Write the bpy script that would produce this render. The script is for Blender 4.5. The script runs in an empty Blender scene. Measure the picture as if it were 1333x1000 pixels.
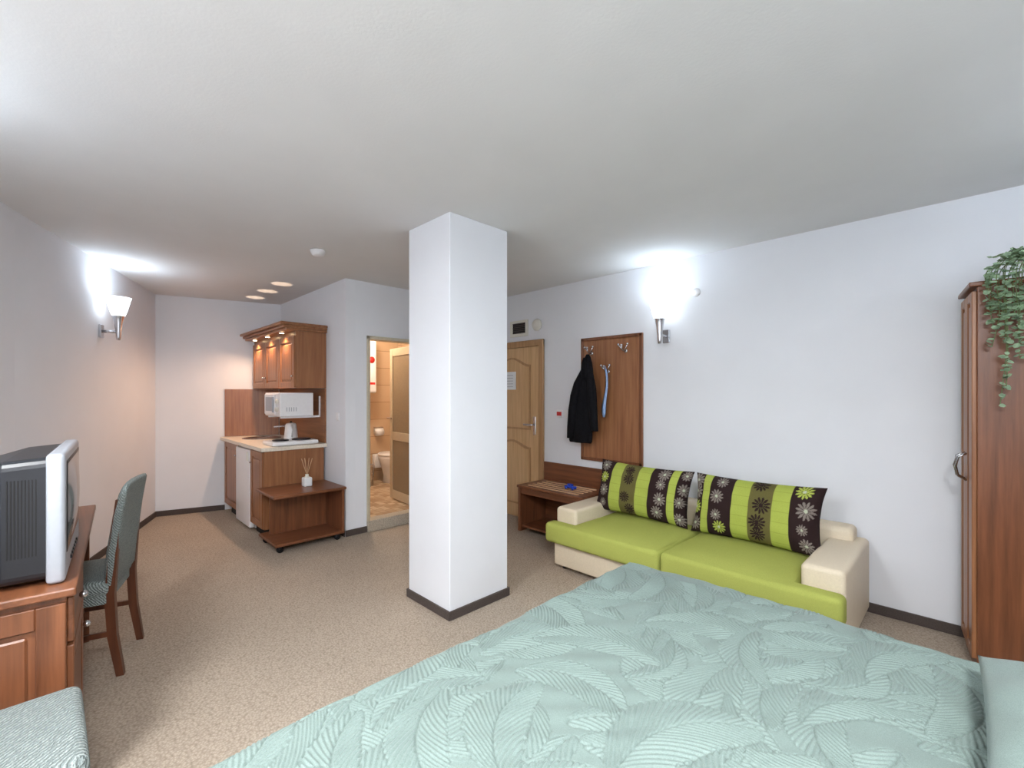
import bpy, bmesh, math, random
import numpy as np
from mathutils import Matrix, Vector
random.seed(7); np.random.seed(7)
scene=bpy.context.scene
H=2.485; CAM=1.38

# ---------------------------------------------------------------- materials
def new_mat(name):
    m=bpy.data.materials.new(name); m.use_nodes=True
    nt=m.node_tree; b=nt.nodes['Principled BSDF']
    return m,nt,b
def rgb(r,g,b):
    def f(c):
        c/=255.0
        return c/12.92 if c<=0.04045 else ((c+0.055)/1.055)**2.4
    return (f(r),f(g),f(b),1)
def coords(nt,scale=(1,1,1),kind='Object'):
    tc=nt.nodes.new('ShaderNodeTexCoord'); mp=nt.nodes.new('ShaderNodeMapping')
    mp.inputs['Scale'].default_value=scale
    nt.links.new(tc.outputs[kind],mp.inputs['Vector']); return mp.outputs['Vector']
def noise(nt,vec,scale,detail=4,rough=.5):
    n=nt.nodes.new('ShaderNodeTexNoise'); n.inputs['Scale'].default_value=scale
    n.inputs['Detail'].default_value=detail; n.inputs['Roughness'].default_value=rough
    nt.links.new(vec,n.inputs['Vector']); return n.outputs['Fac']
def ramp(nt,fac,c0,c1,p0=.3,p1=.7):
    r=nt.nodes.new('ShaderNodeValToRGB')
    r.color_ramp.elements[0].position=p0; r.color_ramp.elements[1].position=p1
    r.color_ramp.elements[0].color=c0; r.color_ramp.elements[1].color=c1
    nt.links.new(fac,r.inputs['Fac']); return r.outputs['Color']
def bump(nt,b,fac,strength=.2,dist=.01):
    bp=nt.nodes.new('ShaderNodeBump'); bp.inputs['Strength'].default_value=strength
    bp.inputs['Distance'].default_value=dist
    nt.links.new(fac,bp.inputs['Height']); nt.links.new(bp.outputs['Normal'],b.inputs['Normal'])
def mat_plain(name,col,rough=.5,metal=0,nscale=40,var=.06,bs=0.0,spec=.5):
    m,nt,b=new_mat(name)
    v=coords(nt); f=noise(nt,v,nscale)
    c0=tuple(max(0,c*(1-var)) for c in col[:3])+(1,); c1=tuple(min(1,c*(1+var)) for c in col[:3])+(1,)
    nt.links.new(ramp(nt,f,c0,c1),b.inputs['Base Color'])
    b.inputs['Roughness'].default_value=rough; b.inputs['Metallic'].default_value=metal
    b.inputs['Specular IOR Level'].default_value=spec
    if bs>0: bump(nt,b,f,bs,.005)
    return m
def mat_wood(name,cd,cl,axis='z',rough=.35,scale=1.0):
    m,nt,b=new_mat(name)
    s={'x':(1.2,22,22),'y':(22,1.2,22),'z':(22,22,1.2)}[axis]
    v=coords(nt,tuple(k*scale for k in s)); f=noise(nt,v,1.6,6,.6)
    nt.links.new(ramp(nt,f,cd,cl,.28,.72),b.inputs['Base Color'])
    b.inputs['Roughness'].default_value=rough
    bump(nt,b,f,.08,.002)
    return m
def mat_emit(name,col,strength):
    m,nt,b=new_mat(name)
    b.inputs['Base Color'].default_value=col
    b.inputs['Emission Color'].default_value=col; b.inputs['Emission Strength'].default_value=strength
    return m

def wall_mat(name,col,bs=.12):
    m,nt,b=new_mat(name); v=coords(nt)
    f=noise(nt,v,2.2,3); f2=noise(nt,v,90,4)
    c0=tuple(c*.96 for c in col[:3])+(1,)
    nt.links.new(ramp(nt,f,c0,col),b.inputs['Base Color'])
    b.inputs['Roughness'].default_value=.85
    b.inputs['Specular IOR Level'].default_value=.2
    mx=nt.nodes.new('ShaderNodeMath'); mx.operation='MULTIPLY_ADD'; mx.inputs[1].default_value=.12
    nt.links.new(f2,mx.inputs[0]); nt.links.new(f,mx.inputs[2])
    bump(nt,b,mx.outputs[0],bs,.02)
    return m
M_wall=wall_mat('wall_plaster',rgb(233,235,240))
M_ceil=wall_mat('ceiling_plaster',rgb(228,228,228),.25)
# carpet
M_carpet,nt,b=new_mat('carpet')
v=coords(nt); f1=noise(nt,v,330,2,.7); f2=noise(nt,v,1.6,3)
vo=nt.nodes.new('ShaderNodeTexVoronoi'); vo.inputs['Scale'].default_value=95; nt.links.new(v,vo.inputs['Vector'])
mx=nt.nodes.new('ShaderNodeMath'); mx.operation='MULTIPLY_ADD'; mx.inputs[1].default_value=.6
nt.links.new(vo.outputs['Distance'],mx.inputs[0]); 
m2=nt.nodes.new('ShaderNodeMath'); m2.operation='MULTIPLY'; m2.inputs[1].default_value=.5; nt.links.new(f1,m2.inputs[0]); nt.links.new(m2.outputs[0],mx.inputs[2])
c1=ramp(nt,mx.outputs[0],rgb(198,182,165),rgb(148,134,119),.25,.85)
mix=nt.nodes.new('ShaderNodeMixRGB'); mix.blend_type='MULTIPLY'; mix.inputs['Fac'].default_value=.4
nt.links.new(c1,mix.inputs['Color1']); nt.links.new(ramp(nt,f2,(.8,.8,.8,1),(1,1,1,1)),mix.inputs['Color2'])
nt.links.new(mix.outputs['Color'],b.inputs['Base Color']); b.inputs['Roughness'].default_value=.95; b.inputs['Specular IOR Level'].default_value=.1
bump(nt,b,mx.outputs[0],.6,.006)

M_base=mat_plain('baseboard_carpet_strip',rgb(76,66,62),.8,nscale=150,var=.2)
cD,cL=rgb(92,54,34),rgb(136,84,54)
M_wz=mat_wood('cherry_wood_vertical',cD,cL,'z'); M_wx=mat_wood('cherry_wood_lengthwise',cD,cL,'x'); M_wy=mat_wood('cherry_wood_crosswise',cD,cL,'y')
kD,kL=rgb(126,80,52),rgb(166,114,76)
M_kz=mat_wood('kitchen_wood_vertical',kD,kL,'z'); M_kx=mat_wood('kitchen_wood_lengthwise',kD,kL,'x')
M_oak=mat_wood('oak_veneer',rgb(190,150,106),rgb(220,184,138),'z',.4)
M_oakd=mat_wood('oak_frame',rgb(158,120,80),rgb(190,150,106),'z',.4)
M_slat=mat_wood('light_slat_wood',rgb(190,150,114),rgb(216,180,144),'x',.4)
M_leg=mat_wood('dark_chair_wood',rgb(74,42,28),rgb(110,64,42),'z',.35)
M_chrome=mat_plain('brushed_steel',rgb(200,200,204),.25,1,var=.03)
M_silver=mat_plain('silver_plastic',rgb(170,174,182),.35,.2,var=.03)
M_white=mat_plain('white_enamel',rgb(236,236,238),.3,var=.02)
M_black=mat_plain('black_plastic',rgb(20,22,28),.35,var=.1)
M_dark=mat_plain('dark_gap',rgb(18,16,16),.8)
M_screen=mat_plain('crt_glass',rgb(30,34,38),.08,var=.02)
M_cream=mat_plain('cream_leatherette',rgb(222,207,182),.5,nscale=120,var=.04,bs=.15)
M_green=mat_plain('lime_fabric',rgb(172,178,92),.9,nscale=420,var=.16,bs=.35,spec=.1)
M_stone=mat_plain('worktop_laminate',rgb(226,216,200),.4,nscale=60,var=.08)
M_granite=mat_plain('granite_step',rgb(176,166,150),.5,nscale=90,var=.3)
M_jacket=mat_plain('black_cloth',rgb(20,20,24),.9,nscale=60,var=.3,spec=.15)
M_paper=mat_plain('paper',rgb(230,234,236),.7,var=.02)
M_blue=mat_plain('blue_plastic',rgb(30,70,190),.4)
M_paleblue=mat_plain('pale_blue_plastic',rgb(150,180,225),.3)
M_red=mat_plain('red_print',rgb(200,40,40),.5)
M_lglass=mat_emit('lit_frosted_glass',(.86,.94,1,1),4)
M_warm=mat_emit('warm_spot_glass',(1,.72,.4,1),22)
M_ivory=mat_plain('ivory_plastic',rgb(226,224,214),.4,var=.02)
M_frost=mat_plain('frosted_bronze_glass',rgb(140,126,104),.25,nscale=200,var=.2,bs=.3)
M_alu=mat_plain('beige_aluminium',rgb(196,184,160),.35,.1)
M_vine=mat_plain('ivy_leaf',rgb(138,162,130),.6,nscale=40,var=.4)
M_stem=mat_plain('vine_stem',rgb(96,110,66),.7)
M_pot=mat_plain('terracotta_pot',rgb(214,208,196),.7)
# ribbed seat cover
M_cover,nt,b=new_mat('ribbed_chair_cover')
v=coords(nt)
w=nt.nodes.new('ShaderNodeTexWave'); w.inputs['Scale'].default_value=44; w.inputs['Distortion'].default_value=3.5; w.inputs['Detail Scale'].default_value=3; w.bands_direction='DIAGONAL'
nt.links.new(v,w.inputs['Vector'])
nt.links.new(ramp(nt,w.outputs['Fac'],rgb(122,132,130),rgb(160,169,166),.1,.9),b.inputs['Base Color'])
b.inputs['Roughness'].default_value=.9; bump(nt,b,w.outputs['Fac'],.8,.009)
# bedspread
M_bed,nt,b=new_mat('quilted_bedspread_fabric')
v=coords(nt); f=noise(nt,v,500,2,.6)
at=nt.nodes.new('ShaderNodeAttribute'); at.attribute_name='pattern'
cA=ramp(nt,f,rgb(110,126,121),rgb(132,148,142))
mix=nt.nodes.new('ShaderNodeMixRGB'); mix.blend_type='MULTIPLY'; mix.inputs['Fac'].default_value=1
nt.links.new(cA,mix.inputs['Color1']); nt.links.new(at.outputs['Color'],mix.inputs['Color2'])
nt.links.new(mix.outputs['Color'],b.inputs['Base Color'])
b.inputs['Roughness'].default_value=.6; b.inputs['Specular IOR Level'].default_value=.3
b.inputs['Sheen Weight'].default_value=.1
bump(nt,b,f,.25,.002)
# tiles
def mat_tile(name,a,c,mort,sx,sz,rot=(0,0,0)):
    m,nt,b=new_mat(name)
    tc=nt.nodes.new('ShaderNodeTexCoord'); mp=nt.nodes.new('ShaderNodeMapping'); mp.inputs['Rotation'].default_value=rot
    nt.links.new(tc.outputs['Object'],mp.inputs['Vector'])
    br=nt.nodes.new('ShaderNodeTexBrick'); br.inputs['Scale'].default_value=1; br.offset=0
    br.inputs['Color1'].default_value=a; br.inputs['Color2'].default_value=c; br.inputs['Mortar'].default_value=mort
    br.inputs['Mortar Size'].default_value=.004; br.inputs['Brick Width'].default_value=sx; br.inputs['Row Height'].default_value=sz
    nt.links.new(mp.outputs['Vector'],br.inputs['Vector']); nt.links.new(br.outputs['Color'],b.inputs['Base Color'])
    b.inputs['Roughness'].default_value=.25
    return m
TA,TB,TM=rgb(212,184,152),rgb(196,166,134),rgb(160,132,104)
M_tf=mat_tile('bath_floor_tile',rgb(220,198,168),rgb(168,140,112),TM,.08,.08)
M_tx=mat_tile('bath_wall_tile_x',TA,TB,TM,.25,.35,(math.radians(90),0,0))
M_ty=mat_tile('bath_wall_tile_y',TA,TB,TM,.25,.35,(math.radians(90),0,math.radians(90)))
M_cush,nt,b=new_mat('flower_stripe_fabric')
at=nt.nodes.new('ShaderNodeAttribute'); at.attribute_name='pattern'
v=coords(nt); f=noise(nt,v,300,2)
mix=nt.nodes.new('ShaderNodeMixRGB'); mix.blend_type='MULTIPLY'; mix.inputs['Fac'].default_value=.5
nt.links.new(at.outputs['Color'],mix.inputs['Color1']); nt.links.new(ramp(nt,f,(.7,.7,.7,1),(1,1,1,1)),mix.inputs['Color2'])
nt.links.new(mix.outputs['Color'],b.inputs['Base Color']); b.inputs['Roughness'].default_value=.9; bump(nt,b,f,.3,.003)
b.inputs['Specular IOR Level'].default_value=.15

# ---------------------------------------------------------------- builder
class B:
    def __init__(s,name):
        s.name=name; s.bm=bmesh.new(); s.mats=[]; s.M=Matrix.Identity(4)
    def mi(s,m):
        if m not in s.mats: s.mats.append(m)
        return s.mats.index(m)
    def add(s,bm2,mat,smooth=False):
        me=bpy.data.meshes.new('t'); bmesh.ops.recalc_face_normals(bm2,faces=bm2.faces); bm2.transform(s.M); bm2.to_mesh(me); bm2.free()
        n=len(s.bm.faces); s.bm.from_mesh(me); s.bm.faces.ensure_lookup_table(); i=s.mi(mat)
        for f in s.bm.faces[n:]:
            f.material_index=i; f.smooth=smooth
        bpy.data.meshes.remove(me)
    def box(s,a,c,mat,bev=.003,seg=1,smooth=None):
        bm=bmesh.new(); bmesh.ops.create_cube(bm,size=1)
        a=Vector(a);c=Vector(c); sz=[abs(c[i]-a[i]) for i in range(3)]; ce=(a+c)/2
        bm.transform(Matrix.Translation(ce)@Matrix.Diagonal((*sz,1)))
        if bev>0: bmesh.ops.bevel(bm,geom=bm.edges[:],offset=min(bev,min(sz)*.45),segments=seg,profile=.5,affect='EDGES')
        s.add(bm,mat,(seg>2) if smooth is None else smooth)
    def prism(s,poly,z0,z1,mat,bev=0,seg=2,smooth=False):
        bm=bmesh.new(); vs=[bm.verts.new((p[0],p[1],z0)) for p in poly]; f=bm.faces.new(vs)
        r=bmesh.ops.extrude_face_region(bm,geom=[f]); 
        for e in r['geom']:
            if isinstance(e,bmesh.types.BMVert): e.co.z=z1
        if bev>0: bmesh.ops.bevel(bm,geom=bm.edges[:],offset=bev,segments=seg,profile=.5,affect='EDGES')
        s.add(bm,mat,smooth)
    def lathe(s,prof,c,mat,n=28,axis=(0,0,1),smooth=True):
        bm=bmesh.new(); rings=[]
        for r,z in prof:
            rings.append([bm.verts.new((max(r,1e-5)*math.cos(2*math.pi*i/n),max(r,1e-5)*math.sin(2*math.pi*i/n),z)) for i in range(n)])
        for a,b_ in zip(rings,rings[1:]):
            for i in range(n): bm.faces.new((a[i],a[(i+1)%n],b_[(i+1)%n],b_[i]))
        bm.faces.new(rings[0][::-1]); bm.faces.new(rings[-1])
        q=Vector((0,0,1)).rotation_difference(Vector(axis)).to_matrix().to_4x4()
        bm.transform(Matrix.Translation(c)@q); s.add(bm,mat,smooth)
    def cyl(s,p,q,r,mat,n=20,r2=None):
        p=Vector(p);q=Vector(q); L=(q-p).length
        s.lathe([(r,0),(r if r2 is None else r2,L)],p,mat,n,(q-p).normalized())
    def tube(s,pts,r,mat,n=10):
        pts=[Vector(p) for p in pts]; rr=r if isinstance(r,(list,tuple)) else [r]*len(pts)
        bm=bmesh.new(); rings=[]
        for k,p in enumerate(pts):
            t=(pts[min(k+1,len(pts)-1)]-pts[max(k-1,0)]).normalized()
            up=Vector((0,0,1)) if abs(t.z)<.9 else Vector((0,1,0))
            a=t.cross(up).normalized(); b2=t.cross(a)
            rings.append([bm.verts.new(p+rr[k]*(a*math.cos(2*math.pi*i/n)+b2*math.sin(2*math.pi*i/n))) for i in range(n)])
        for a,b_ in zip(rings,rings[1:]):
            for i in range(n): bm.faces.new((a[i],a[(i+1)%n],b_[(i+1)%n],b_[i]))
        bm.faces.new(rings[0][::-1]); bm.faces.new(rings[-1]); s.add(bm,mat,True)
    def loft(s,rings_pts,mat,smooth=True):
        bm=bmesh.new(); rings=[[bm.verts.new(p) for p in r] for r in rings_pts]; n=len(rings[0])
        for a,b_ in zip(rings,rings[1:]):
            for i in range(n): bm.faces.new((a[i],a[(i+1)%n],b_[(i+1)%n],b_[i]))
        bm.faces.new(rings[0][::-1]); bm.faces.new(rings[-1]); s.add(bm,mat,smooth)
    def sphere(s,c,r,mat,sc=(1,1,1)):
        bm=bmesh.new(); bmesh.ops.create_uvsphere(bm,u_segments=20,v_segments=12,radius=r)
        bm.transform(Matrix.Translation(c)@Matrix.Diagonal((*sc,1))); s.add(bm,mat,True)
    def panel_door(s,a,c,n_axis,sign,mat,matp=None,fr=.06,t=.018):
        matp=matp or mat
        a=list(a);c=list(c); h=[i for i in (0,1) if i!=n_axis][0]
        lo,hi=min(a[h],c[h]),max(a[h],c[h]); z0,z1=min(a[2],c[2]),max(a[2],c[2]); p=a[n_axis]
        def bx(h0,h1,zz0,zz1,d0,d1,m,bev=.003):
            A=[0,0,zz0];C=[0,0,zz1];A[h]=h0;C[h]=h1;A[n_axis]=p+sign*d0;C[n_axis]=p+sign*d1
            s.box(A,C,m,bev)
        bx(lo,lo+fr,z0,z1,0,t,mat); bx(hi-fr,hi,z0,z1,0,t,mat)
        bx(lo+fr,hi-fr,z0,z0+fr,0,t,mat); bx(lo+fr,hi-fr,z1-fr,z1,0,t,mat)
        bx(lo+fr,hi-fr,z0+fr,z1-fr,0,t*.35,matp,0)
        g=.018
        bx(lo+fr+g,hi-fr-g,z0+fr+g,z1-fr-g,t*.2,t*.85,matp,.006)
    def done(s,recenter=True):
        me=bpy.data.meshes.new(s.name); s.bm.to_mesh(me); s.bm.free()
        for m in s.mats: me.materials.append(m)
        o=bpy.data.objects.new(s.name,me); scene.collection.objects.link(o)
        if recenter and len(me.vertices):
            co=np.empty(len(me.vertices)*3); me.vertices.foreach_get('co',co); co=co.reshape(-1,3)
            mn=co.min(0);mxx=co.max(0); c=np.array([(mn[0]+mxx[0])/2,(mn[1]+mxx[1])/2,mn[2]])
            me.transform(Matrix.Translation(-Vector(c))); o.location=Vector(c)
        return o

# ---------------------------------------------------------------- room shell
YR=3.62; XB=-4.22
dx0,dx1=-4.10,-3.165; dz=1.955
C1=(XB,1.925); C2=(-6.05,1.925); C3=(-6.4,.73); C4=(-4.07,-.21); C5=(1.1,-1.97); C6=(1.1,YR)
b=B('floor'); b.box((-6.7,-2.3,-.12),(1.3,3.9,0),M_carpet,0); b.done()
b=B('ceiling'); b.box((-6.7,-2.3,H),(1.3,3.9,H+.12),M_ceil,0); b.done()
def wall(name,p,q,t=.12,ext0=0,ext1=0):
    p=Vector((*p,0));q=Vector((*q,0)); d=(q-p).normalized(); n=Vector((d.y,-d.x,0))
    p=p-d*ext0; q=q+d*ext1
    b=B(name); b.prism([tuple(v_)[:2] for v_ in (p,q,q+n*t,p+n*t)],0,H,M_wall); b.done()
b=B('wall_north'); b.box((-6.25,YR,0),(dx0+.03,YR+.12,H),M_wall,0); b.box((dx1-.03,YR,0),(1.22,YR+.12,H),M_wall,0); b.box((dx0+.03,YR,dz-.03),(dx1-.03,YR+.12,H),M_wall,0); b.done()
b=B('wall_east'); b.box((1.1,-2.1,0),(1.22,YR,H),M_wall,0); b.done()
b=B('wall_bathroom_front')
b.box((XB-.1,2.025,0),(XB,2.143,H),M_wall,0); b.box((XB-.1,2.143,1.953),(XB,2.76,H),M_wall,0)
b.box((XB-.1,2.76,0),(XB,YR,H),M_wall,0); b.done()
b=B('wall_partition'); b.box((-6.15,1.925,0),(XB,2.025,H),M_wall,0); b.done()
wall('wall_kitchen_back',C3,C2,-.12)
wall('wall_west',C4,C3,-.12,0,.1)
wall('wall_south',C5,C4,-.12,.1,0)
PX0,PX1,PY0,PY1=-2.68,-2.222,1.667,2.155
b=B('wall_pillar'); b.box((PX0,PY0,0),(PX1,PY1,H),M_wall,.004); b.done()
b=B('baseboard_pillar'); t=.012
for (a,c) in (((PX0-t,PY0-t,0),(PX1+t,PY0,.055)),((PX0-t,PY1,0),(PX1+t,PY1+t,.055)),((PX0-t,PY0,0),(PX0,PY1,.055)),((PX1,PY0,0),(PX1+t,PY1,.055))): b.box(a,c,M_base,.002)
b.done()
def baseb(name,p,q,side=1,h=.06,t=.012):
    p=Vector((*p,0));q=Vector((*q,0)); d=(q-p).normalized(); n=Vector((-d.y,d.x,0))*side
    b=B(name); b.prism([tuple(v_)[:2] for v_ in (p,q,q+n*t,p+n*t)],0,h,M_base,.002,1); b.done()
baseb('baseboard_north',(-3.15,YR),(1.1,YR),-1)
baseb('baseboard_kitchen_back',C3,(-6.215,1.36),-1)
baseb('baseboard_west',C4,C3,-1); baseb('baseboard_south',C5,C4,-1)
baseb('baseboard_bathroom_front',(XB,1.925),(XB,2.143),-1); 
baseb('baseboard_bathroom_front.001',(XB,2.76),(XB,YR),-1)
baseb('baseboard_partition',(-4.66,1.925),(XB,1.925),-1)

# ---------------------------------------------------------------- bathroom
b=B('floor_bathroom'); b.box((-6.15,2.025,0),(XB-.1,YR,.11),M_tf,0); b.done(False)
b=B('trim_threshold'); b.box((XB-.1,2.143,0),(XB+.03,2.76,.112),M_granite,.004); b.done()
b=B('wall_tiled_west'); b.box((-6.15,2.025,.11),(-6.10,YR,H),M_ty,0); b.done(False)
b=B('wall_tiled_north'); b.box((-6.10,YR-.02,.11),(XB-.1,YR,H),M_tx,0); b.done(False)
b=B('wall_tiled_south'); b.box((-6.10,2.025,.11),(XB-.1,2.045,H),M_tx,0); b.done(False)
b=B('door_frame_bathroom')
for a,c in (((XB-.11,2.143,.112),(XB+.02,2.173,1.953)),((XB-.11,2.715,.112),(XB+.02,2.76,1.953)),((XB-.11,2.143,1.918),(XB+.02,2.76,1.953))): b.box(a,c,M_alu,.004)
b.done()
b=B('door_bathroom'); b.M=Matrix.Translation((-4.34,2.775,0))@Matrix.Rotation(math.radians(-5),4,'Z')
x0,x1,y=-.60,0,0; z0,z1=.125,1.91
def br(xa,xb,za,zb,m,t=.02,bev=.003): b.box((xa,y-t,za),(xb,y+t,zb),m,bev)
br(x0,x0+.07,z0,z1,M_alu);br(x1-.07,x1,z0,z1,M_alu);br(x0+.07,x1-.07,z1-.09,z1,M_alu);br(x0+.07,x1-.07,z0,z0+.1,M_alu);br(x0+.07,x1-.07,.82,.92,M_alu)
br(x0+.07,x1-.07,.92,z1-.09,M_frost,.012);br(x0+.07,x1-.07,z0+.1,.82,M_frost,.012)
b.cyl((x0+.035,y-.02,1.08),(x0+.035,y-.06,1.08),.008,M_chrome); b.box((x0+.02,y-.07,1.07),(x0+.13,y-.055,1.09),M_chrome,.004)
b.done()
b=B('water_heater')
b.box((-6.095,2.72,1.38),(-5.8,3.10,2.12),M_white,.03,4); b.cyl((-6.0,2.78,.11),(-6.0,2.78,1.39),.012,M_chrome); b.cyl((-6.0,3.04,.11),(-6.0,3.04,1.39),.012,M_chrome)
b.lathe([(.045,0),(.045,.004),(0,.005)],(-5.8,3.02,1.84),M_red,20,(1,0,0)); b.box((-5.8,2.95,1.5),(-5.797,3.07,1.53),M_red,0); b.done()
b=B('toilet')
tx,ty=-5.80,3.34
def oval(cx,cy,rx,ry,z,n=28): return [(cx+rx*math.cos(2*math.pi*i/n),cy+ry*math.sin(2*math.pi*i/n),z) for i in range(n)]
b.loft([oval(tx-.05,ty,.15,.1,.11),oval(tx-.05,ty,.13,.09,.2),oval(tx,ty,.2,.15,.36),oval(tx,ty,.25,.18,.46),oval(tx,ty,.25,.18,.5)],M_white)
b.loft([oval(tx,ty,.255,.185,.502),oval(tx,ty,.26,.19,.515),oval(tx,ty,.24,.17,.53)],M_white)
b.box((-6.09,ty-.17,.3),(-6.0,ty+.17,.5),M_white,.02,3); b.done()
b=B('toilet_paper_roll'); b.box((-6.098,3.2,.87),(-6.02,3.32,.89),M_chrome,.004); b.cyl((-6.035,3.2,.82),(-6.035,3.31,.82),.055,M_white); b.done()
b=B('waste_bin'); b.lathe([(.09,0),(.11,.26),(.115,.27),(.1,.29),(.02,.3)],(-5.82,2.95,.11),M_chrome); b.done()

# ---------------------------------------------------------------- entrance door
b=B('door_entrance')
b.box((dx0,YR-.03,0),(dx0+.07,YR-.001,dz),M_oakd,.006);b.box((dx1-.07,YR-.03,0),(dx1,YR-.001,dz),M_oakd,.006);b.box((dx0,YR-.031,dz-.07),(dx1,YR-.001,dz),M_oakd,.006)
b.box((dx0+.032,YR-.001,0),(dx0+.07,YR+.1,dz-.032),M_oakd,.002);b.box((dx1-.07,YR-.001,0),(dx1-.032,YR+.1,dz-.032),M_oakd,.002);b.box((dx0+.07,YR-.001,dz-.07),(dx1-.07,YR+.1,dz-.032),M_oakd,.002)
lx0,lx1=dx0+.073,dx1-.073
b.box((lx0,YR-.02,.005),(lx1,YR+.02,dz-.072),M_oak,.003)
def arch(x0,x1,z0,z1,rise,m,y0,y1,inset=0):
    pts=[(x0+inset,z0+inset),(x1-inset,z0+inset)]
    n=16
    for i in range(n+1):
        u=i/n; x=(x1-inset)+(x0-x1+2*inset)*u
        pts.append((x,z1-inset-rise+rise*(.5-.5*math.cos(2*math.pi*u))))
    bm=bmesh.new(); vs=[bm.verts.new((p[0],y0,p[1])) for p in pts]; f=bm.faces.new(vs)
    r=bmesh.ops.extrude_face_region(bm,geom=[f])
    for e in r['geom']:
        if isinstance(e,bmesh.types.BMVert): e.co.y=y1
    b.add(bm,m)
xa,xb=lx0+.11,lx1-.11
arch(xa,xb,.98,1.78,.09,M_oakd,YR-.020,YR-.028); arch(xa,xb,.98,1.78,.09,M_oak,YR-.020,YR-.035,.022)
arch(xa,xb,.15,.86,.07,M_oakd,YR-.020,YR-.028); arch(xa,xb,.15,.86,.07,M_oak,YR-.020,YR-.035,.022)
b.box((lx1-.075,YR-.028,.93),(lx1-.035,YR-.019,1.13),M_chrome,.004)
b.cyl((lx1-.055,YR-.028,1.04),(lx1-.055,YR-.075,1.04),.009,M_chrome); b.box((lx1-.17,YR-.085,1.03),(lx1-.045,YR-.07,1.05),M_chrome,.005)
b.done()
b=B('door_notice'); b.box((-3.78,YR-.040,1.42),(-3.56,YR-.0355,1.62),M_paper,0)
for i in range(5): b.box((-3.76,YR-.0415,1.45+i*.032),(-3.60,YR-.0395,1.456+i*.032),M_silver,0)
b.done()
b=B('air_vent'); vx0,vx1,vz0,vz1=-3.68,-3.40,2.01,2.19
b.box((vx0,YR-.012,vz0),(vx1,YR,vz1),M_ivory,.003); b.box((vx0+.05,YR-.014,vz0+.035),(vx1-.04,YR-.011,vz1-.03),M_dark,0)
for i in range(6): b.box((vx0+.05,YR-.018,vz0+.04+i*.02),(vx1-.04,YR-.012,vz0+.048+i*.02),M_base,0)
b.done()
b=B('ventilation_cap'); b.lathe([(.065,0),(.065,.012),(.05,.03),(.0,.034)],(-3.27,YR,2.115),M_ivory,28,(0,-1,0)); b.done()
def switch(name,x,z,w=.08,h=.08,mat=M_white):
    b=B(name); b.box((x-w/2,YR-.008,z-h/2),(x+w/2,YR,z+h/2),mat,.003); b.box((x-w*.35,YR-.012,z-h*.35),(x+w*.35,YR-.007,z+h*.35),mat,.002); return b
s_=switch('keycard_switch',-2.96,1.17); s_.box((-2.99,YR-.014,1.15),(-2.93,YR-.012,1.19),M_red,0); s_.done()
switch('light_switch',-2.86,1.17).done()
b=B('light_switch'); b.box((-4.42,1.917,1.11),(-4.35,1.925,1.19),M_white,.003); b.box((-4.41,1.913,1.12),(-4.36,1.918,1.18),M_white,.002); b.done()
b=B('wall_junction_cover'); b.lathe([(.035,0),(.035,.004),(0,.005)],(-1.55,YR,2.19),M_white,24,(0,-1,0)); b.done()
b=B('smoke_detector'); b.lathe([(.055,0),(.055,-.012),(.045,-.035),(.03,-.045),(0,-.046)],(-3.55,1.40,H),M_white,28); b.done()

# ---------------------------------------------------------------- wall lamps
LAMPC=(.80,.90,1.0)
def wall_lamp(name,p,n,power):
    n=Vector((*n,0)).normalized(); ang=math.atan2(n.y,n.x)
    b=B(name); b.M=Matrix.Translation(p)@Matrix.Rotation(ang,4,'Z')
    b.box((0,-.03,-.055),(.02,.03,.055),M_chrome,.004)
    b.tube([(.02,0,0),(.06,0,0),(.115,0,.0)],.012,M_chrome)
    b.lathe([(.012,-.07),(.017,-.05),(.02,0),(.032,.09),(.04,.13),(.042,.135)],(.125,0,0),M_chrome)
    b.lathe([(.03,.13),(.045,.14),(.062,.19),(.078,.26),(.088,.29),(.084,.29),(.07,.25),(.04,.16),(.0,.15)],(.125,0,0),M_lglass)
    b.done()
    L=bpy.data.lights.new(name+'_light','POINT'); L.energy=power; L.color=LAMPC; L.shadow_soft_size=.06
    o=bpy.data.objects.new(name+'_bulb',L); o.location=Vector(p)+n*.14+Vector((0,0,.28)); scene.collection.objects.link(o)
wall_lamp('wall_lamp',(-1.80,YR,1.86),(0,-1),3.0)
dw=Vector((C3[0]-C4[0],C3[1]-C4[1])).normalized(); nw=(dw.y,-dw.x)
wall_lamp('wall_lamp',(-5.125,.215,1.90),nw,4.2)
ds=Vector((C4[0]-C5[0],C4[1]-C5[1])).normalized(); ns=(ds.y,-ds.x)
def south(x): return C4[1]+(x-C4[0])*(C5[1]-C4[1])/(C5[0]-C4[0])
wall_lamp('wall_lamp',(-2.5,south(-2.5),1.90),ns,7)
wall_lamp('wall_lamp',(1.1,2.6,1.90),(-1,0),16)
M_fill=mat_emit('fill_fixture_glow',(1,.98,.96,1),4)
def ceil_fill(x,y,power):  # added fill fixtures, out of view, to brighten the room evenly
    b=B('ceiling_lamp'); b.lathe([(.2,0),(.2,-.02),(.17,-.07),(.08,-.1),(0,-.105)],(x,y,H),M_fill,32); b.done()
    L=bpy.data.lights.new('ceiling_lamp_light','AREA'); L.shape='DISK'; L.size=.4; L.energy=power; L.color=(.96,.985,1)
    o=bpy.data.objects.new('ceiling_lamp_bulb',L); o.location=(x,y,H-.12); scene.collection.objects.link(o)
ceil_fill(.45,-.1,98); ceil_fill(-1.3,-.65,58)
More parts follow.
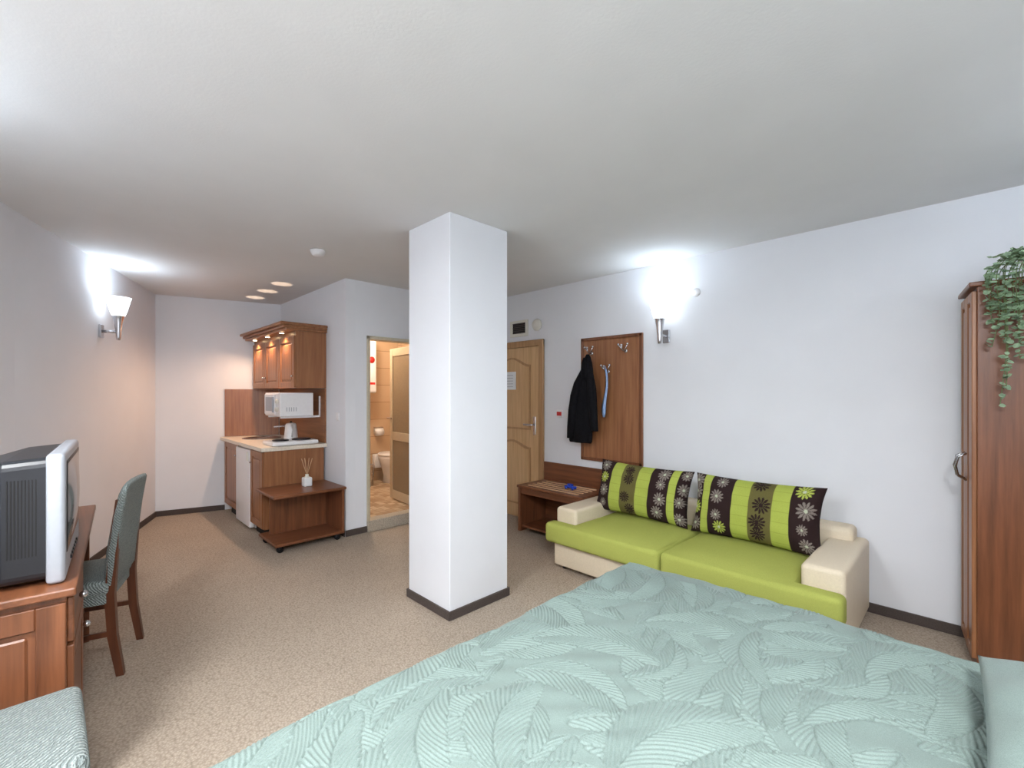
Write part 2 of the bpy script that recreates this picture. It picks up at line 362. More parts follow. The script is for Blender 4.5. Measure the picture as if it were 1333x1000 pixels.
# added fill uplighter, unseen behind the camera, to brighten the ceiling
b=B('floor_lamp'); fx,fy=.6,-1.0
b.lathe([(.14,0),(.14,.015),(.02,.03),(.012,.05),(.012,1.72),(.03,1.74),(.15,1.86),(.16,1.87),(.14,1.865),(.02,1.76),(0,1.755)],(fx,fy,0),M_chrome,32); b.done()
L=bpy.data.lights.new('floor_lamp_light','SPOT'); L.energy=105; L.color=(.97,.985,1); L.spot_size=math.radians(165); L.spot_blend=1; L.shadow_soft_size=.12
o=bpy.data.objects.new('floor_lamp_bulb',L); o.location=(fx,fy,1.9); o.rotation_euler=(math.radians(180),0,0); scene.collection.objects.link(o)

# ---------------------------------------------------------------- kitchen
b=B('kitchen_wall_cabinet')
ux0,ux1=-6.03,-4.66; uy=1.625; uz0,uz1=1.43,2.0
b.box((ux0,uy,uz0),(ux1,1.923,uz1),M_kz,.003)
w=(ux1-ux0)/3
for i in range(3):
    a=ux0+i*w+.004; c=ux0+(i+1)*w-.004
    b.panel_door((a,uy,uz0+.005),(c,uy,uz1-.05),1,-1,M_kz,M_kz,.06)
    kx=c-.03 if i!=1 else a+.03
    b.sphere((kx,uy-.03,uz0+.12),.011,M_chrome); b.cyl((kx,uy-.018,uz0+.12),(kx,uy-.03,uz0+.12),.005,M_chrome)
for k,(o1,za,zb) in enumerate(((.10,1.995,2.02),(.125,2.02,2.045),(.155,2.045,2.072))):
    b.box((ux0,uy-o1,za),(ux1+o1*.25,1.923,zb),M_kx,.006)
for x in (-5.8,-5.35,-4.9):
    b.lathe([(.03,0),(.03,-.006),(.022,-.008)],(x,uy-.055,1.996),M_chrome,20); b.lathe([(.02,0),(.02,-.003)],(x,uy-.055,1.988),M_warm,20)
    b.lathe([(.032,0),(.032,.03),(.022,.031),(.022,.012),(0,.012)],(x,uy-.055,2.072),M_chrome,20)
b.done()
for x in (-5.8,-5.35,-4.9):
    L=bpy.data.lights.new('cabinet_spot_light','SPOT'); L.energy=18; L.color=(1,.64,.42); L.spot_size=math.radians(150); L.spot_blend=.8; L.shadow_soft_size=.02
    o=bpy.data.objects.new('cabinet_spot_bulb',L); o.location=(x,uy-.065,1.975); o.rotation_euler=(math.radians(-22),0,0); scene.collection.objects.link(o)
    L=bpy.data.lights.new('cabinet_spot_glow','SPOT'); L.energy=5; L.color=(1,.72,.52); L.spot_size=math.radians(34); L.spot_blend=.5; L.shadow_soft_size=.008
    o=bpy.data.objects.new('cabinet_spot_upglow',L); o.location=(x,uy-.055,2.12); o.rotation_euler=(math.radians(180),0,0); scene.collection.objects.link(o)
b=B('kitchen_base_cabinet'); ky=1.34; kz=.83
b.box((-5.05,ky,.09),(-4.665,1.9,kz),M_kz,.002); b.box((-5.05,ky+.04,0),(-4.67,1.9,.09),M_dark,0)
b.box((-6.04,ky+.02,.09),(-5.58,1.9,kz),M_kz,.002); b.box((-6.04,ky+.05,0),(-5.58,1.9,.09),M_dark,0)
b.panel_door((-5.045,ky,.1),(-4.67,ky,kz-.01),1,-1,M_kz,M_kz,.06); b.panel_door((-6.15,ky+.02,.1),(-5.585,ky+.02,kz-.01),1,-1,M_kz,M_kz,.06)
b.sphere((-5.0,ky-.03,.7),.011,M_chrome); b.sphere((-5.63,ky-.01,.7),.011,M_chrome)
b.prism([(-6.205,ky-.03),(-4.64,ky-.03),(-4.64,1.922),(-6.045,1.922)],kz,kz+.035,M_stone)
b.lathe([(.2,.0),(.2,.004),(.185,.005),(.17,-.01),(.16,-.012)],(-5.72,1.62,kz+.036),M_chrome,32)
b.tube([(-5.6,1.86,kz+.03),(-5.6,1.86,kz+.13),(-5.61,1.82,kz+.17),(-5.64,1.72,kz+.16)],.012,M_chrome); b.box((-5.63,1.82,kz+.16),(-5.57,1.88,kz+.185),M_chrome,.005)
b.done()
b=B('kitchen_backsplash'); b.box((-6.04,1.908,kz+.037),(-4.665,1.9248,1.428),M_kx,.002)
dk=Vector((C3[0]-C2[0],C3[1]-C2[1],0)).normalized(); nk=Vector((-dk.y,dk.x,0)); nk=nk if nk.x>0 else -nk
p=Vector((C2[0],C2[1],0))+dk*.02; q=p+dk*.57
b.prism([tuple(v_)[:2] for v_ in (p,q,q+nk*.014,p+nk*.014)],kz+.037,1.428,M_kz); b.done()
b=B('mini_fridge'); b.box((-5.572,ky+.03,.02),(-5.058,1.88,.815),M_white,.008,2); b.box((-5.57,ky-.02,.03),(-5.06,ky+.025,.81),M_white,.012,3)
b.box((-5.12,ky-.035,.7),(-5.09,ky-.02,.79),M_ivory,.004); b.box((-5.5,ky+.05,0),(-5.1,1.8,.025),M_black,0); b.done()
b=B('microwave_oven'); mx0,mx1,my0,my1,mz0,mz1=-5.19,-4.73,1.5,1.82,1.15,1.385
b.box((mx0,my0,mz0),(mx1,my1,mz1),M_white,.008,2); b.box((mx0+.02,my0-.012,mz0+.015),(mx1-.13,my0,mz1-.015),M_white,.005)
b.box((mx0+.06,my0-.014,mz0+.05),(mx1-.17,my0-.011,mz1-.045),M_silver,0)
b.cyl((mx1-.065,my0,mz0+.15),(mx1-.065,my0-.02,mz0+.15),.022,M_ivory); b.cyl((mx1-.065,my0,mz0+.07),(mx1-.065,my0-.02,mz0+.07),.022,M_ivory)
b.box((mx1-.15,my0-.03,mz0+.04),(mx1-.14,my0-.012,mz1-.04),M_silver,.003)
for i in range(5): b.box((mx1-.001,my0+.06+i*.022,mz0+.05),(mx1+.001,my0+.066+i*.022,mz0+.09),M_silver,0)
for x in (mx0+.05,mx1-.05): b.box((x-.012,my0+.02,mz0-.02),(x+.012,1.907,mz0),M_white,.002); b.box((x-.012,1.895,mz0-.02),(x+.012,1.907,mz0+.2),M_white,.002)
b.done()
b=B('electric_kettle'); kx,ky2,kzz=-5.14,1.74,kz+.036
b.lathe([(.075,0),(.08,.015),(.072,.02),(.07,.03),(.06,.13),(.052,.18),(.045,.19),(.0,.2)],(kx,ky2,kzz),M_white)
b.sphere((kx,ky2,kzz+.203),.012,M_black); b.tube([(kx+.05,ky2-.01,kzz+.17),(kx+.1,ky2-.02,kzz+.16),(kx+.105,ky2-.02,kzz+.09),(kx+.06,ky2-.01,kzz+.05)],.009,M_white)
b.tube([(kx-.045,ky2,kzz+.15),(kx-.075,ky2,kzz+.175)],[.02,.01],M_white); b.done()
b=B('electric_hotplate'); b.box((-5.0,1.42,kz+.037),(-4.7,1.86,kz+.075),M_white,.01,3)
for yy,r in ((1.54,.075),(1.74,.09)): b.lathe([(r,0),(r,.012),(r*.85,.016),(0,.014)],(-4.84,yy,kz+.073),M_black)
for yy in (1.5,1.58): b.cyl((-4.995,yy,kz+.055),(-5.015,yy,kz+.055),.014,M_black)
b.done()

# serving cart
b=B('serving_cart'); X0,X1,Y0,Y1=-4.62,-4.15,1.28,1.885
b.box((X0-.02,Y0-.02,.475),(X1+.02,Y1+.012,.50),M_wy,.005)
b.box((X0,Y0-.0,.06),(X1,Y1,.085),M_wy,.004)
b.box((X0,Y1-.025,.085),(X1,Y1,.475),M_wz,.002)
b.box((X0+.1,Y0+.06,.085),(X0+.12,Y1-.02,.475),M_wz,.002)
for x in (X0+.05,X1-.05):
    for y in (Y0+.05,Y1-.05):
        b.cyl((x-.012,y,.028),(x+.012,y,.028),.028,M_black); b.box((x-.02,y-.012,.035),(x+.02,y+.012,.062),M_black,.002)
b.done()
b=B('reed_diffuser'); c=(-4.42,1.64,.50)
b.box((c[0]-.038,c[1]-.038,.5),(c[0]+.038,c[1]+.038,.585),M_paper,.012,3); b.lathe([(.03,0),(.015,.012),(.015,.03),(0,.03)],(c[0],c[1],.583),M_ivory)
for i in range(8):
    a=i*.8; b.cyl((c[0],c[1],.60),(c[0]+.05*math.cos(a),c[1]+.05*math.sin(a),.76),.003,M_slat,6)
b.done()

# ---------------------------------------------------------------- desk, TV, chairs
DM=Matrix.Translation((-2.05,.03,0))@Matrix.Rotation(math.radians(-4),4,'Z')
b=B('writing_desk'); b.M=DM
b.box((-1.45,-.47,.72),(0.0,0.0,.748),M_wx,.006,2)
b.box((-.5,-.45,.06),(-.03,-.025,.72),M_wz,.002); b.box((-.48,-.43,0),(-.05,-.05,.06),M_wz,0)
b.panel_door((-.03,-.45,.09),(-.03,-.025,.70),0,1,M_wz,M_wz,.07)
b.panel_door((-.5,-.025,.07),(-.03,-.025,.55),1,1,M_wz,M_wz,.06); b.box((-.495,-.025,.56),(-.035,-.007,.71),M_wx,.004)
b.sphere((-.265,.005,.635),.013,M_chrome); b.sphere((-.46,.005,.45),.013,M_chrome)
b.box((-1.42,-.45,0),(-1.39,-.025,.72),M_wz,.003); b.box((-1.39,-.04,.63),(-.5,-.022,.72),M_wx,.003)
b.box((-1.39,-.45,.35),(-.5,-.435,.72),M_wx,0)
b.done()
b=B('crt_television'); b.M=DM@Matrix.Translation((-.375,-.055,.75))
w=.31
b.box((-w,-.022,.0),(w,.025,.43),M_silver,.014,4)
b.box((-w+.04,.021,.09),(w-.04,.027,.40),M_black,.01,3)
bm=bmesh.new(); N=12; g=[[bm.verts.new(((-w+.05)+(2*w-.1)*i/N,.028+.012*(1-((2*i/N-1)**2))*(1-((2*j/N-1)**2)),.1+.29*j/N)) for i in range(N+1)] for j in range(N+1)]
for j in range(N):
    for i in range(N): bm.faces.new((g[j][i],g[j][i+1],g[j+1][i+1],g[j+1][i]))
b.add(bm,M_screen,True)
for i in range(6): b.box((-.15+i*.05,.023,.03),(-.125+i*.05,.03,.042),M_black,.001)
def rr(hw,z0,z1,y,r=.03):
    pts=[]
    for (cx,cz,a0) in ((hw-r,z1-r,0),(-hw+r,z1-r,90),(-hw+r,z0+r,180),(hw-r,z0+r,270)):
        for k in range(5):
            a=math.radians(a0+k*22.5); pts.append((cx+r*math.cos(a),y,cz+r*math.sin(a)))
    return pts
b.loft([rr(w-.012,.012,.418,-.02),rr(w-.015,.012,.41,-.12),rr(w-.05,.015,.385,-.2),rr(w-.1,.02,.33,-.33),rr(w-.12,.03,.3,-.385)],M_black,False)
for i in range(9): b.box((w-.018,-.11+i*.008,.1),(w-.012,-.107+i*.008,.35),M_dark,0)
b.done()

def chair(name,M,back=True):
    b=B(name); b.M=M
    b.box((-.215,-.23,.40),(.215,.21,.475),M_cover,.03,5)
    b.box((-.205,-.215,.36),(.205,.2,.415),M_cover,.008,2)
    for sx in (-1,1):
        b.loft([[(sx*.19+a*.018,-.2+c*.018,z) for a,c in ((-1,-1),(1,-1),(1,1),(-1,1))] for z in (0,.37)],M_leg,False)
        r=[]
        for z,yy,s2 in ((0,.245,.015),(.2,.215,.018),(.4,.205,.019),(.7,.225,.016),(.86,.24,.013)):
            r.append([(sx*.185+a*s2,yy+c*s2,z) for a,c in ((-1,-1),(1,-1),(1,1),(-1,1))])
        b.loft(r,M_leg,False)
        b.box((sx*.19-.009,-.19,.2),(sx*.19+.009,.21,.225),M_leg,.002)
    b.box((-.19,-.01,.2),(.19,.01,.225),M_leg,.002)
    rings=[]
    for z,yy,hw,t in ((.43,.19,.19,.012),(.45,.19,.205,.026),(.6,.20,.205,.028),(.78,.222,.208,.024),(.88,.24,.205,.020),(.915,.25,.195,.016),(.93,.253,.17,.01)):
        n=24; pts=[]
        for i in range(n):
            a=2*math.pi*i/n; ca,sa=math.cos(a),math.sin(a)
            x=hw*math.copysign(abs(ca)**.35,ca); y_=t*math.copysign(abs(sa)**.6,sa)
            pts.append((x,yy+y_-.03*(1-(x/hw)**2)*.5+.015,z))
        rings.append(pts)
    b.loft(rings,M_cover)
    b.done()
chair('dining_chair',Matrix.Translation((-3.18,.02,0))@Matrix.Rotation(math.radians(-17),4,'Z'))
chair('dining_chair',Matrix.Translation((-1.755,-.185,0))@Matrix.Rotation(math.radians(181),4,'Z'))

# ---------------------------------------------------------------- coat panel, jacket etc
b=B('coat_rack_panel'); px0,px1,pz0,pz1=-2.675,-2.015,.735,1.912
b.box((px0,YR-.02,pz0),(px1,YR-.001,pz1),M_kz,.003)
for a,c in (((px0,YR-.03,pz0),(px0+.03,YR-.018,pz1)),((px1-.03,YR-.03,pz0),(px1,YR-.018,pz1)),((px0,YR-.03,pz0),(px1,YR-.018,pz0+.03)),((px0,YR-.03,pz1-.03),(px1,YR-.018,pz1))): b.box(a,c,M_wz,.004)
def hook(x,z):
    y=YR-.02
    b.lathe([(.018,0),(.018,.006),(.008,.01)],(x,y,z),M_chrome,16,(0,-1,0))
    b.tube([(x,y-.005,z),(x,y-.04,z-.005),(x,y-.07,z+.02),(x,y-.075,z+.045)],.006,M_chrome,8)
    for s2 in (-1,1):
        b.tube([(x,y-.02,z-.005),(x+s2*.02,y-.04,z+.02),(x+s2*.045,y-.05,z+.055)],.006,M_chrome,8); b.sphere((x+s2*.046,y-.05,z+.058),.011,M_chrome)
    b.sphere((x,y-.075,z+.048),.011,M_chrome)
for x,z in ((-2.55,1.76),(-2.18,1.76),(-2.365,1.58),(-2.55,1.4)): hook(x,z)
b.done()
b=B('hanging_jacket')
def jr(cx,hw,t,ph,z,n=48,yc=YR-.115):
    pts=[]
    for i in range(n):
        a=2*math.pi*i/n; k=1+.22*math.sin(5*a+ph)+.12*math.sin(9*a+ph*2)
        pts.append((cx+hw*math.cos(a)*(1+.05*math.sin(4*a+ph)),yc+min(t*math.sin(a)*k,.08),z))
    return pts
R=[(-2.53,.012,.012,1.745),(-2.53,.028,.02,1.72),(-2.535,.045,.03,1.67),(-2.54,.06,.04,1.60),(-2.55,.078,.05,1.5),(-2.565,.095,.05,1.38),(-2.58,.11,.05,1.24),(-2.595,.12,.05,1.1),(-2.605,.13,.05,.98),(-2.615,.135,.045,.93),(-2.615,.125,.03,.91)]
b.loft([jr(x,hw,t,z*3,z) for x,hw,t,z in R],M_jacket)
def sleeve(pts,rad):
    rings=[]
    for (x,y,z),r in zip(pts,rad):
        rings.append([(x+r*math.cos(2*math.pi*i/16)*(1+.1*math.sin(3*i+z*30)),y+r*.7*math.sin(2*math.pi*i/16),z) for i in range(16)])
    b.loft(rings,M_jacket)
sleeve([(-2.50,YR-.14,1.64),(-2.475,YR-.15,1.54),(-2.455,YR-.155,1.42),(-2.445,YR-.16,1.32),(-2.44,YR-.155,1.22),(-2.43,YR-.15,1.08),(-2.425,YR-.15,1.03)],[.02,.036,.042,.045,.04,.038,.034])
sleeve([(-2.57,YR-.14,1.60),(-2.61,YR-.16,1.48),(-2.64,YR-.17,1.36),(-2.665,YR-.17,1.22),(-2.69,YR-.16,1.05),(-2.70,YR-.16,.95)],[.02,.04,.046,.044,.04,.036])
b.loft([jr(-2.525,hw,.026,z*9,z,yc=YR-.155) for z,hw in ((1.71,.02),(1.67,.04),(1.6,.05),(1.54,.045),(1.5,.02))],M_jacket)
b.done()
b=B('shoehorn'); 
pts=[(-2.35+.015*math.sin(k*.5),YR-.085-.004*k*.3,1.6-k*.04) for k in range(12)]
b.loft([[(p[0]-w2,p[1],p[2]),(p[0],p[1]-.006,p[2]),(p[0]+w2,p[1],p[2]),(p[0],p[1]+.002,p[2])] for p,w2 in zip(pts,[.008,.012,.012,.012,.013,.014,.016,.019,.022,.024,.022,.012])],M_paleblue)
b.tube([(-2.35,YR-.085,1.6),(-2.355,YR-.09,1.63),(-2.345,YR-.085,1.6)],.003,M_paleblue); b.done()

# luggage bench
b=B('luggage_bench'); X0,X1,Y0,Y1=-3.15,-2.36,3.2,3.605
b.box((X0,Y0,.02),(X0+.03,Y1,.45),M_wz,.003);b.box((X1-.03,Y0,.02),(X1,Y1,.45),M_wz,.003)
b.box((X0-.01,Y0-.01,.45),(X1,Y1,.475),M_wx,.005,2); b.box((X0+.03,Y0+.02,.06),(X1-.03,Y1,.08),M_wx,.003); b.box((X0+.03,Y1-.02,.08),(X1-.03,Y1-.01,.45),M_wx,0)
b.box((X0+.03,Y0+.01,.39),(X1-.03,Y0+.03,.45),M_wx,.003)
b.box((X0,Y1-.02,.475),(X1,Y1,.665),M_wx,.004)
for i in range(5): b.box((X0+.1,Y0+.035+i*.068,.475),(X1-.08,Y0+.055+i*.068,.484),M_slat,.002)
b.done()
b=B('blue_toy_car'); c=Vector((-2.62,3.36,.485))
b.box(c+Vector((-.06,-.02,.012)),c+Vector((.06,.02,.032)),M_blue,.008,3); b.box(c+Vector((-.03,-.017,.03)),c+Vector((.025,.017,.05)),M_blue,.008,3)
for sx in (-.038,.038):
    for sy in (-.02,.02): b.cyl(c+Vector((sx,sy-.004,.012)),c+Vector((sx,sy+.004,.012)),.012,M_blue)
b.done()

# ---------------------------------------------------------------- sofa
SX0,SX1=-2.33,-.44
b=B('sofa')
b.box((SX0+.03,2.74,.04),(SX1-.03,3.56,.24),M_cream,.015,3)
for s0,s1 in ((SX0,SX0+.2),(SX1-.2,SX1)): b.box((s0,2.80,.035),(s1,3.58,.475),M_cream,.028,5)
b.box((SX0+.06,3.42,.2),(SX1-.06,3.585,.55),M_cream,.035,5)
mid=(SX0+SX1)/2
b.prism([(SX0-.01,2.67),(mid-.004,2.67),(mid-.004,3.42),(SX0+.205,3.42),(SX0+.205,2.79),(SX0-.01,2.79)],.225,.375,M_green,.03,4,True)
b.prism([(mid+.004,2.67),(SX1+.01,2.67),(SX1+.01,2.79),(SX1-.205,2.79),(SX1-.205,3.42),(mid+.004,3.42)],.225,.375,M_green,.03,4,True)
for xa,xb in ((SX0+.22,mid-.02),(mid+.02,SX1-.22)):
    bm=bmesh.new(); N=20; g=[]
    for j in range(N+1):
        g.append([bm.verts.new((xa+(xb-xa)*i/N,2.69+.7*j/N,.3735+.028*((1-(2*i/N-1)**4)*(1-(2*j/N-1)**4))+.002*math.sin(i*.9+j*.4))) for i in range(N+1)])
    for j in range(N):
        for i in range(N): bm.faces.new((g[j][i],g[j][i+1],g[j+1][i+1],g[j+1][i]))
    b.add(bm,M_green,True)
for x in (SX0+.08,SX1-.08):
    for y in (2.82,3.5): b.cyl((x,y,0),(x,y,.045),.022,M_black)
b.done()

def pillow_mesh(name,w,h,t,mat,M,pattern=None,N=110,wr=.004,pu=3.0,pv=2.6,q=.5,pinch=.05):
    me=bpy.data.meshes.new(name); NX=int(N*w/h); NY=N
    vs=[];fs=[];cols=[]
    for side in (1,-1):
        for j in range(NY+1):
            for i in range(NX+1):
                u=2*i/NX-1; v=2*j/NY-1
                th=t/2*((1-abs(u)**pu)**q)*((1-abs(v)**pv)**q)
                sx=w/2*u*(1-pinch*(1-abs(v)**2)*abs(u)**2); sz=h/2*v*(1-pinch*(1-abs(u)**2)*abs(v)**2)
                wz=wr*math.sin(u*9+v*5)*math.sin(v*7-u*3)
                vs.append((sx,side*(th+ (wz if th>.01 else 0)),sz))
                cols.append(pattern(i/NX,j/NY) if pattern else (1,1,1))
    n1=(NX+1)*(NY+1)
    for s_i in range(2):
        o=s_i*n1
        for j in range(NY):
            for i in range(NX):
                a=o+j*(NX+1)+i
                q_=(a,a+1,a+NX+2,a+NX+1)
                fs.append(q_ if s_i==1 else q_[::-1])
    me.from_pydata(vs,[],fs); me.materials.append(mat)
    ca=me.color_attributes.new('pattern','FLOAT_COLOR','POINT')
    ca.data.foreach_set('color',np.array([(*c,1) for c in cols],dtype=np.float32).ravel())
    bm=bmesh.new(); bm.from_mesh(me); bmesh.ops.remove_doubles(bm,verts=bm.verts,dist=.0003)
    for f in bm.faces: f.smooth=True
    bm.to_mesh(me); bm.free()
    o=bpy.data.objects.new(name,me); o.matrix_world=M; scene.collection.objects.link(o); return o
GR=rgb(172,184,84)[:3]; DK=rgb(48,34,34)[:3]; OL=rgb(104,98,56)[:3]; LT=rgb(190,196,170)[:3]; GY=rgb(134,124,116)[:3]
def make_pattern(off,wid=.82,hei=.43):
    stripes=[(0,.2,'d'),(.2,.33,'g'),(.33,.50,'o'),(.50,.63,'g'),(.63,.83,'d'),(.83,.9,'g'),(.9,1.01,'d')]
    rnd=random.Random(off)
    fl=[]
    for a,b_,k in stripes:
        if k=='g': continue
        x=(a+min(b_,1))/2*wid
        for q in range(4): fl.append((x+rnd.uniform(-.025,.025),(.12+.26*q)*hei+rnd.uniform(-.02,.02),rnd.uniform(.034,.06),k,rnd.random()*3))
    def P(u,v):
        u=(u if off%2==0 else 1-u)
        x=u*wid; z=v*hei; k='d'
        for a,b_,kk in stripes:
            if a<=u<b_: k=kk
        col={'d':DK,'g':GR,'o':OL}[k]
        if k=='g' and (z*30)%1<.06: col=tuple(c*.8 for c in GR)
        for fx,fz,r,kk,ph in fl:
            if kk!=k: continue
            dx,dz=x-fx,z-fz; d=math.hypot(dx,dz)
            if d<r:
                th=math.atan2(dz,dx)+ph; e=abs(math.cos(6*th))
                if d<r*.2: col=LT if k=='d' else DK
                elif d<r*(.45+.55*e) and e>.35: col=(GR if (int(ph*10)%4==0) else GY) if k=='d' else DK
        return col
    return P
def cush(x,ang,off,rz=0,z=.60,y=3.27,ry=0,w=.82):
    M=Matrix.Translation((x,y,z))@Matrix.Rotation(math.radians(rz),4,'Z')@Matrix.Rotation(math.radians(ang),4,'X')@Matrix.Rotation(math.radians(ry),4,'Y')
    pillow_mesh('sofa_cushion',w,.42,.22,M_cush,M,make_pattern(off),pu=5,pv=2.4,q=.55,pinch=.08)
cush(-1.835,-15,2,3,.602,3.265,1.5,.79); cush(-1.01,-15,3,-2,.598,3.25,-.5,.81)

# ---------------------------------------------------------------- bed
BX0,BX1,BY0,BY1,BZ=-1.20,.93,.18,2.0,.56
b=B('double_bed')
b.box((BX0+.06,BY0+.06,.1),(BX1,BY1-.06,.3),M_wx,.006); b.box((BX0+.04,BY0+.04,.3),(BX1,BY1-.04,.52),M_white,.05,5)
for x in (BX0+.15,BX1-.12):
    for y in (BY0+.15,BY1-.15): b.box((x-.03,y-.03,0),(x+.03,y+.03,.1),M_wz,.003)
b.done()
b=B('bed_headboard'); b.box((BX1+.003,BY0-.03,0),(BX1+.05,BY1+.03,1.0),M_wz,.01,2); b.box((BX1-.0,BY0+.05,.6),(BX1+.004,BY1-.05,.95),M_wx,.001); b.done()
NXg,NYg=880,840; drop=.30
def prof(s,L0,L1):
    r=.05; pos=s.copy(); dz=np.zeros_like(s)
    for sign,edge in ((-1,L0),(1,L1)):
        e=(s-edge)*sign+r
        m=e>0; th=np.clip(e/r,0,math.pi/2)
        p=r*np.sin(th)-r; z=r*(1-np.cos(th)); ext=np.maximum(e-r*math.pi/2,0)
        p=p+ext*.05; z=z+ext
        pos=np.where(m,edge+sign*p,pos); dz=np.where(m,z,dz)
    return pos,dz
sx=np.linspace(BX0-drop,BX1-.02,NXg); sy=np.linspace(BY0-drop,BY1+drop,NYg)
S,T=np.meshgrid(sx,sy,indexing='ij')
PXa,DX=prof(S,BX0,BX1+9); PYa,DY=prof(T,BY0,BY1)
DZ=np.minimum(np.maximum(DX,DY),(DX**4+DY**4)**.25)
Hh=np.full_like(S,.6)
rng=np.random.RandomState(11)
for k in range(300):
    cx=rng.uniform(BX0-drop,BX1); cy=rng.uniform(BY0-drop,BY1+drop); a=rng.uniform(0,2*math.pi); L=rng.uniform(.13,.23); Wd=L*rng.uniform(.36,.52)
    du=(S-cx)*math.cos(a)+(T-cy)*math.sin(a); dv=-(S-cx)*math.sin(a)+(T-cy)*math.cos(a)
    dv=dv+.4*du*du/L*(1 if k%2 else -1)
    u=du/L; m=np.abs(u)<1
    wloc=Wd*np.sqrt(np.clip(1-np.abs(u)**1.8,0,1))
    av=np.abs(dv)
    ph=(du-av*1.7+av*av*4.0)/.0195
    saw=np.abs(np.sin(math.pi*ph))**.5
    # serrated outline: every leaflet ends in its own rounded tip
    wl=wloc*(.86+.14*saw)
    ins=m&(av<wl)
    edge=np.clip((wl-av)/.006,0,1); rib=np.clip(av/.004,0,1)
    Hh=np.where(ins,saw*edge*rib,Hh)
Z=BZ-DZ+Hh*.0072
Z+= .006*np.sin(S*4.1+T*2.2)+.004*np.sin(T*7-S*3)+.003*np.sin(S*13+T*5)*np.sin(T*9)
Z+= .0030*np.sin(S*31+9*np.sin(T*3.1))*np.sin(T*27+5*np.sin(S*4.3))
fold=np.clip(DZ-.05,0,1)*.10
PXf=PXa-np.where(DX>.05,fold*(.5+.5*np.sin(T*17)),0)
PYf=PYa+np.where(DY>.05,fold*(.5+.5*np.sin(S*15)),0)*np.sign(T-(BY0+BY1)/2)
verts=np.stack([PXf,PYf,Z],-1).reshape(-1,3)
idx=np.arange(NXg*NYg).reshape(NXg,NYg)
faces=np.stack([idx[:-1,:-1],idx[1:,:-1],idx[1:,1:],idx[:-1,1:]],-1).reshape(-1,4)
me=bpy.data.meshes.new('bedspread'); me.vertices.add(len(verts)); me.vertices.foreach_set('co',verts.ravel().astype(np.float32))
me.loops.add(faces.size); me.loops.foreach_set('vertex_index',faces.ravel().astype(np.int32))
me.polygons.add(len(faces)); me.polygons.foreach_set('loop_start',np.arange(0,faces.size,4,dtype=np.int32))
me.update(calc_edges=True); me.validate()
me.polygons.foreach_set('use_smooth',np.ones(len(me.polygons),dtype=bool)); me.materials.append(M_bed)
# groove shade put into the colour: darker where the quilting dips
th=np.clip(.72+.28*np.clip(Hh/.5,0,1),0,1).reshape(-1)
ca=me.color_attributes.new('pattern','FLOAT_COLOR','POINT')
ca.data.foreach_set('color',np.stack([th,th,th,np.ones_like(th)],-1).astype(np.float32).ravel())
o=bpy.data.objects.new('bedspread',me); scene.collection.objects.link(o)
bpy.context.view_layer.update(); o.parent=bpy.data.objects['double_bed']; o.matrix_parent_inverse=bpy.data.objects['double_bed'].matrix_world.inverted()
for yy in (1.40,.57):
    pillow_mesh('bed_pillow',.80,.66,.17,M_bed,Matrix.Translation((.345,yy,.655))@Matrix.Rotation(math.radians(90),4,'Z')@Matrix.Rotation(math.radians(90),4,'X'),N=60,wr=.006,pu=3,pv=3,q=.6,pinch=.03)

# ---------------------------------------------------------------- wardrobe + plant
WZ=1.90; WM=Matrix.Translation((-.018,3.535,0))@Matrix.Rotation(math.radians(6.5),4,'Z')
b=B('wardrobe'); b.M=WM; D=.37; Wd=.70
b.box((0,-D,.0),(Wd,0,WZ),M_wz,.003)
b.box((-.03,-D-.02,WZ),(Wd+.01,0,WZ+.022),M_wx,.005,2)
for ya,yb in ((-D+.004,-D/2-.002),(-D/2+.002,-.004)):
    b.panel_door((0,ya,.08),(0,yb,WZ-.02),0,-1,M_kz,M_kz,.045)
for yy in (-D/2-.03,-D/2+.03): b.tube([(-.018,yy,.93),(-.05,yy,.95),(-.06,yy,1.0),(-.05,yy,1.05),(-.018,yy,1.07)],.006,M_chrome,8)
b.done()
b=B('potted_ivy'); pc=Vector((.25,3.36,WZ+.022)); FY=3.12
b.lathe([(.05,0),(.075,.10),(.08,.11),(.07,.105),(0,.1)],pc,M_pot)
def leaf(p,d,up,sz):
    d=d.normalized(); s2=d.cross(up).normalized(); bm=bmesh.new()
    pts=[p,p+d*sz*.35+s2*sz*.42,p+d*sz*.8+s2*sz*.34,p+d*sz*1.05,p+d*sz*.8-s2*sz*.34,p+d*sz*.35-s2*sz*.42]
    c=p+d*sz*.5-up*sz*.08; cv=bm.verts.new(c); vs=[bm.verts.new(q) for q in pts]
    for i in range(6): bm.faces.new((cv,vs[i],vs[(i+1)%6]))
    b.add(bm,M_vine,True)
rnd=random.Random(5)
strands=[(.055,.14),(.07,.2),(.09,.3),(.11,.57),(.115,.50),(.13,.26),(.15,.36),(.17,.3),(.19,.24),(.21,.36),(.24,.28),(.27,.4),(.31,.3),(.36,.2),(.08,.12),(.10,.16),(.14,.18),(.16,.14),(.20,.16),(.25,.15),(.30,.2)]
ups=[(.08,3.2),(.12,3.2),(.18,3.22),(.22,3.3),(.15,3.3),(.28,3.24),(.33,3.3),(.25,3.2),(.1,3.28),(.2,3.38),(.3,3.4)]
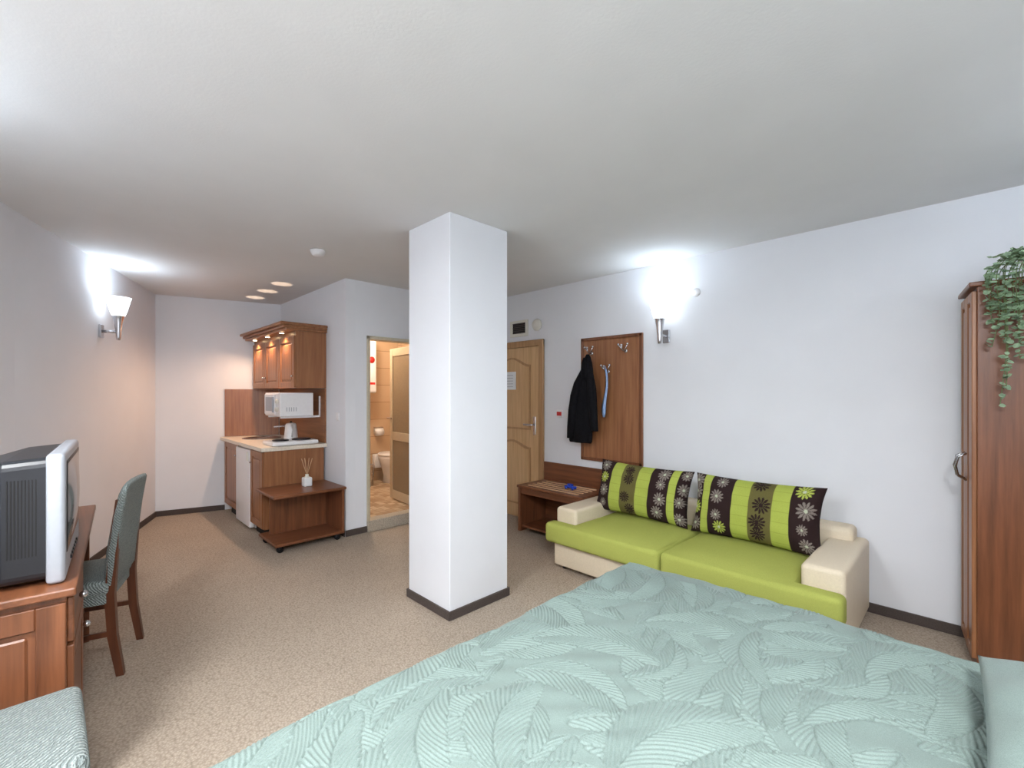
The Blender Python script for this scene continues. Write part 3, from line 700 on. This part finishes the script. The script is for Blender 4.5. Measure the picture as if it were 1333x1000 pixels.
def catmull(ctrl,t):
    n=len(ctrl)-1; f_=t*n; i=min(int(f_),n-1); u=f_-i
    P=[ctrl[max(i-1,0)],ctrl[i],ctrl[i+1],ctrl[min(i+2,n)]]
    return .5*((2*P[1])+(-P[0]+P[2])*u+(2*P[0]-5*P[1]+4*P[2]-P[3])*u*u+(-P[0]+3*P[1]-3*P[2]+P[3])*u**3)
def vine(ctrl,n,s0,s1):
    path=[catmull(ctrl,i/n) for i in range(n+1)]
    b.tube(path,.002,M_stem,5)
    for i in range(2,n+1):
        for s3 in (-1,1):
            if rnd.random()<.1: continue
            d=Vector((rnd.uniform(-1,1),rnd.uniform(-1,.2),rnd.uniform(-.7,.5)))
            leaf(path[i],d,Vector((0,-.6,.8)).normalized(),rnd.uniform(s0,s1))
for xs,down in strands:
    p=pc+Vector((0,0,.11)); top=Vector(((xs+pc.x)/2,3.24,WZ+.13+rnd.uniform(0,.03))); out=Vector((xs,FY-rnd.uniform(0,.03),WZ+.05)); 
    midp=Vector((xs+rnd.uniform(-.015,.015),FY-.01,WZ-down*.5)); end=Vector((xs+rnd.uniform(-.02,.02),FY-.01,WZ-down))
    vine([p,top,out,midp,end],int(14+down*32),.018,.032)
for xs,ys in ups:
    p=pc+Vector((0,0,.11)); vine([p,Vector(((xs+pc.x)/2,(ys+pc.y)/2,WZ+.17)),Vector((xs,ys,WZ+.14))],9,.018,.032)
b.done()

# bathroom light
L=bpy.data.lights.new('bathroom_light','POINT'); L.energy=38; L.color=(1,.84,.68); L.shadow_soft_size=.1
o=bpy.data.objects.new('bathroom_bulb',L); o.location=(-5.2,2.6,2.25); scene.collection.objects.link(o)
b=B('bathroom_ceiling_lamp'); b.lathe([(.12,0),(.12,-.02),(.08,-.06),(0,-.07)],(-5.2,2.6,H),M_warm,24); b.done()

# world + camera
w=bpy.data.worlds.new('world'); scene.world=w; w.use_nodes=True
w.node_tree.nodes['Background'].inputs[0].default_value=(.5,.55,.6,1); w.node_tree.nodes['Background'].inputs[1].default_value=.3
cam=bpy.data.cameras.new('camera'); cam.sensor_width=36; cam.lens=590/1333*36; cam.shift_y=12/1333; cam.clip_start=.05
co=bpy.data.objects.new('camera',cam); co.location=(0,0,CAM); co.rotation_euler=(math.radians(90),0,math.radians(45.3)); scene.collection.objects.link(co); scene.camera=co
scene.view_settings.view_transform='Standard'
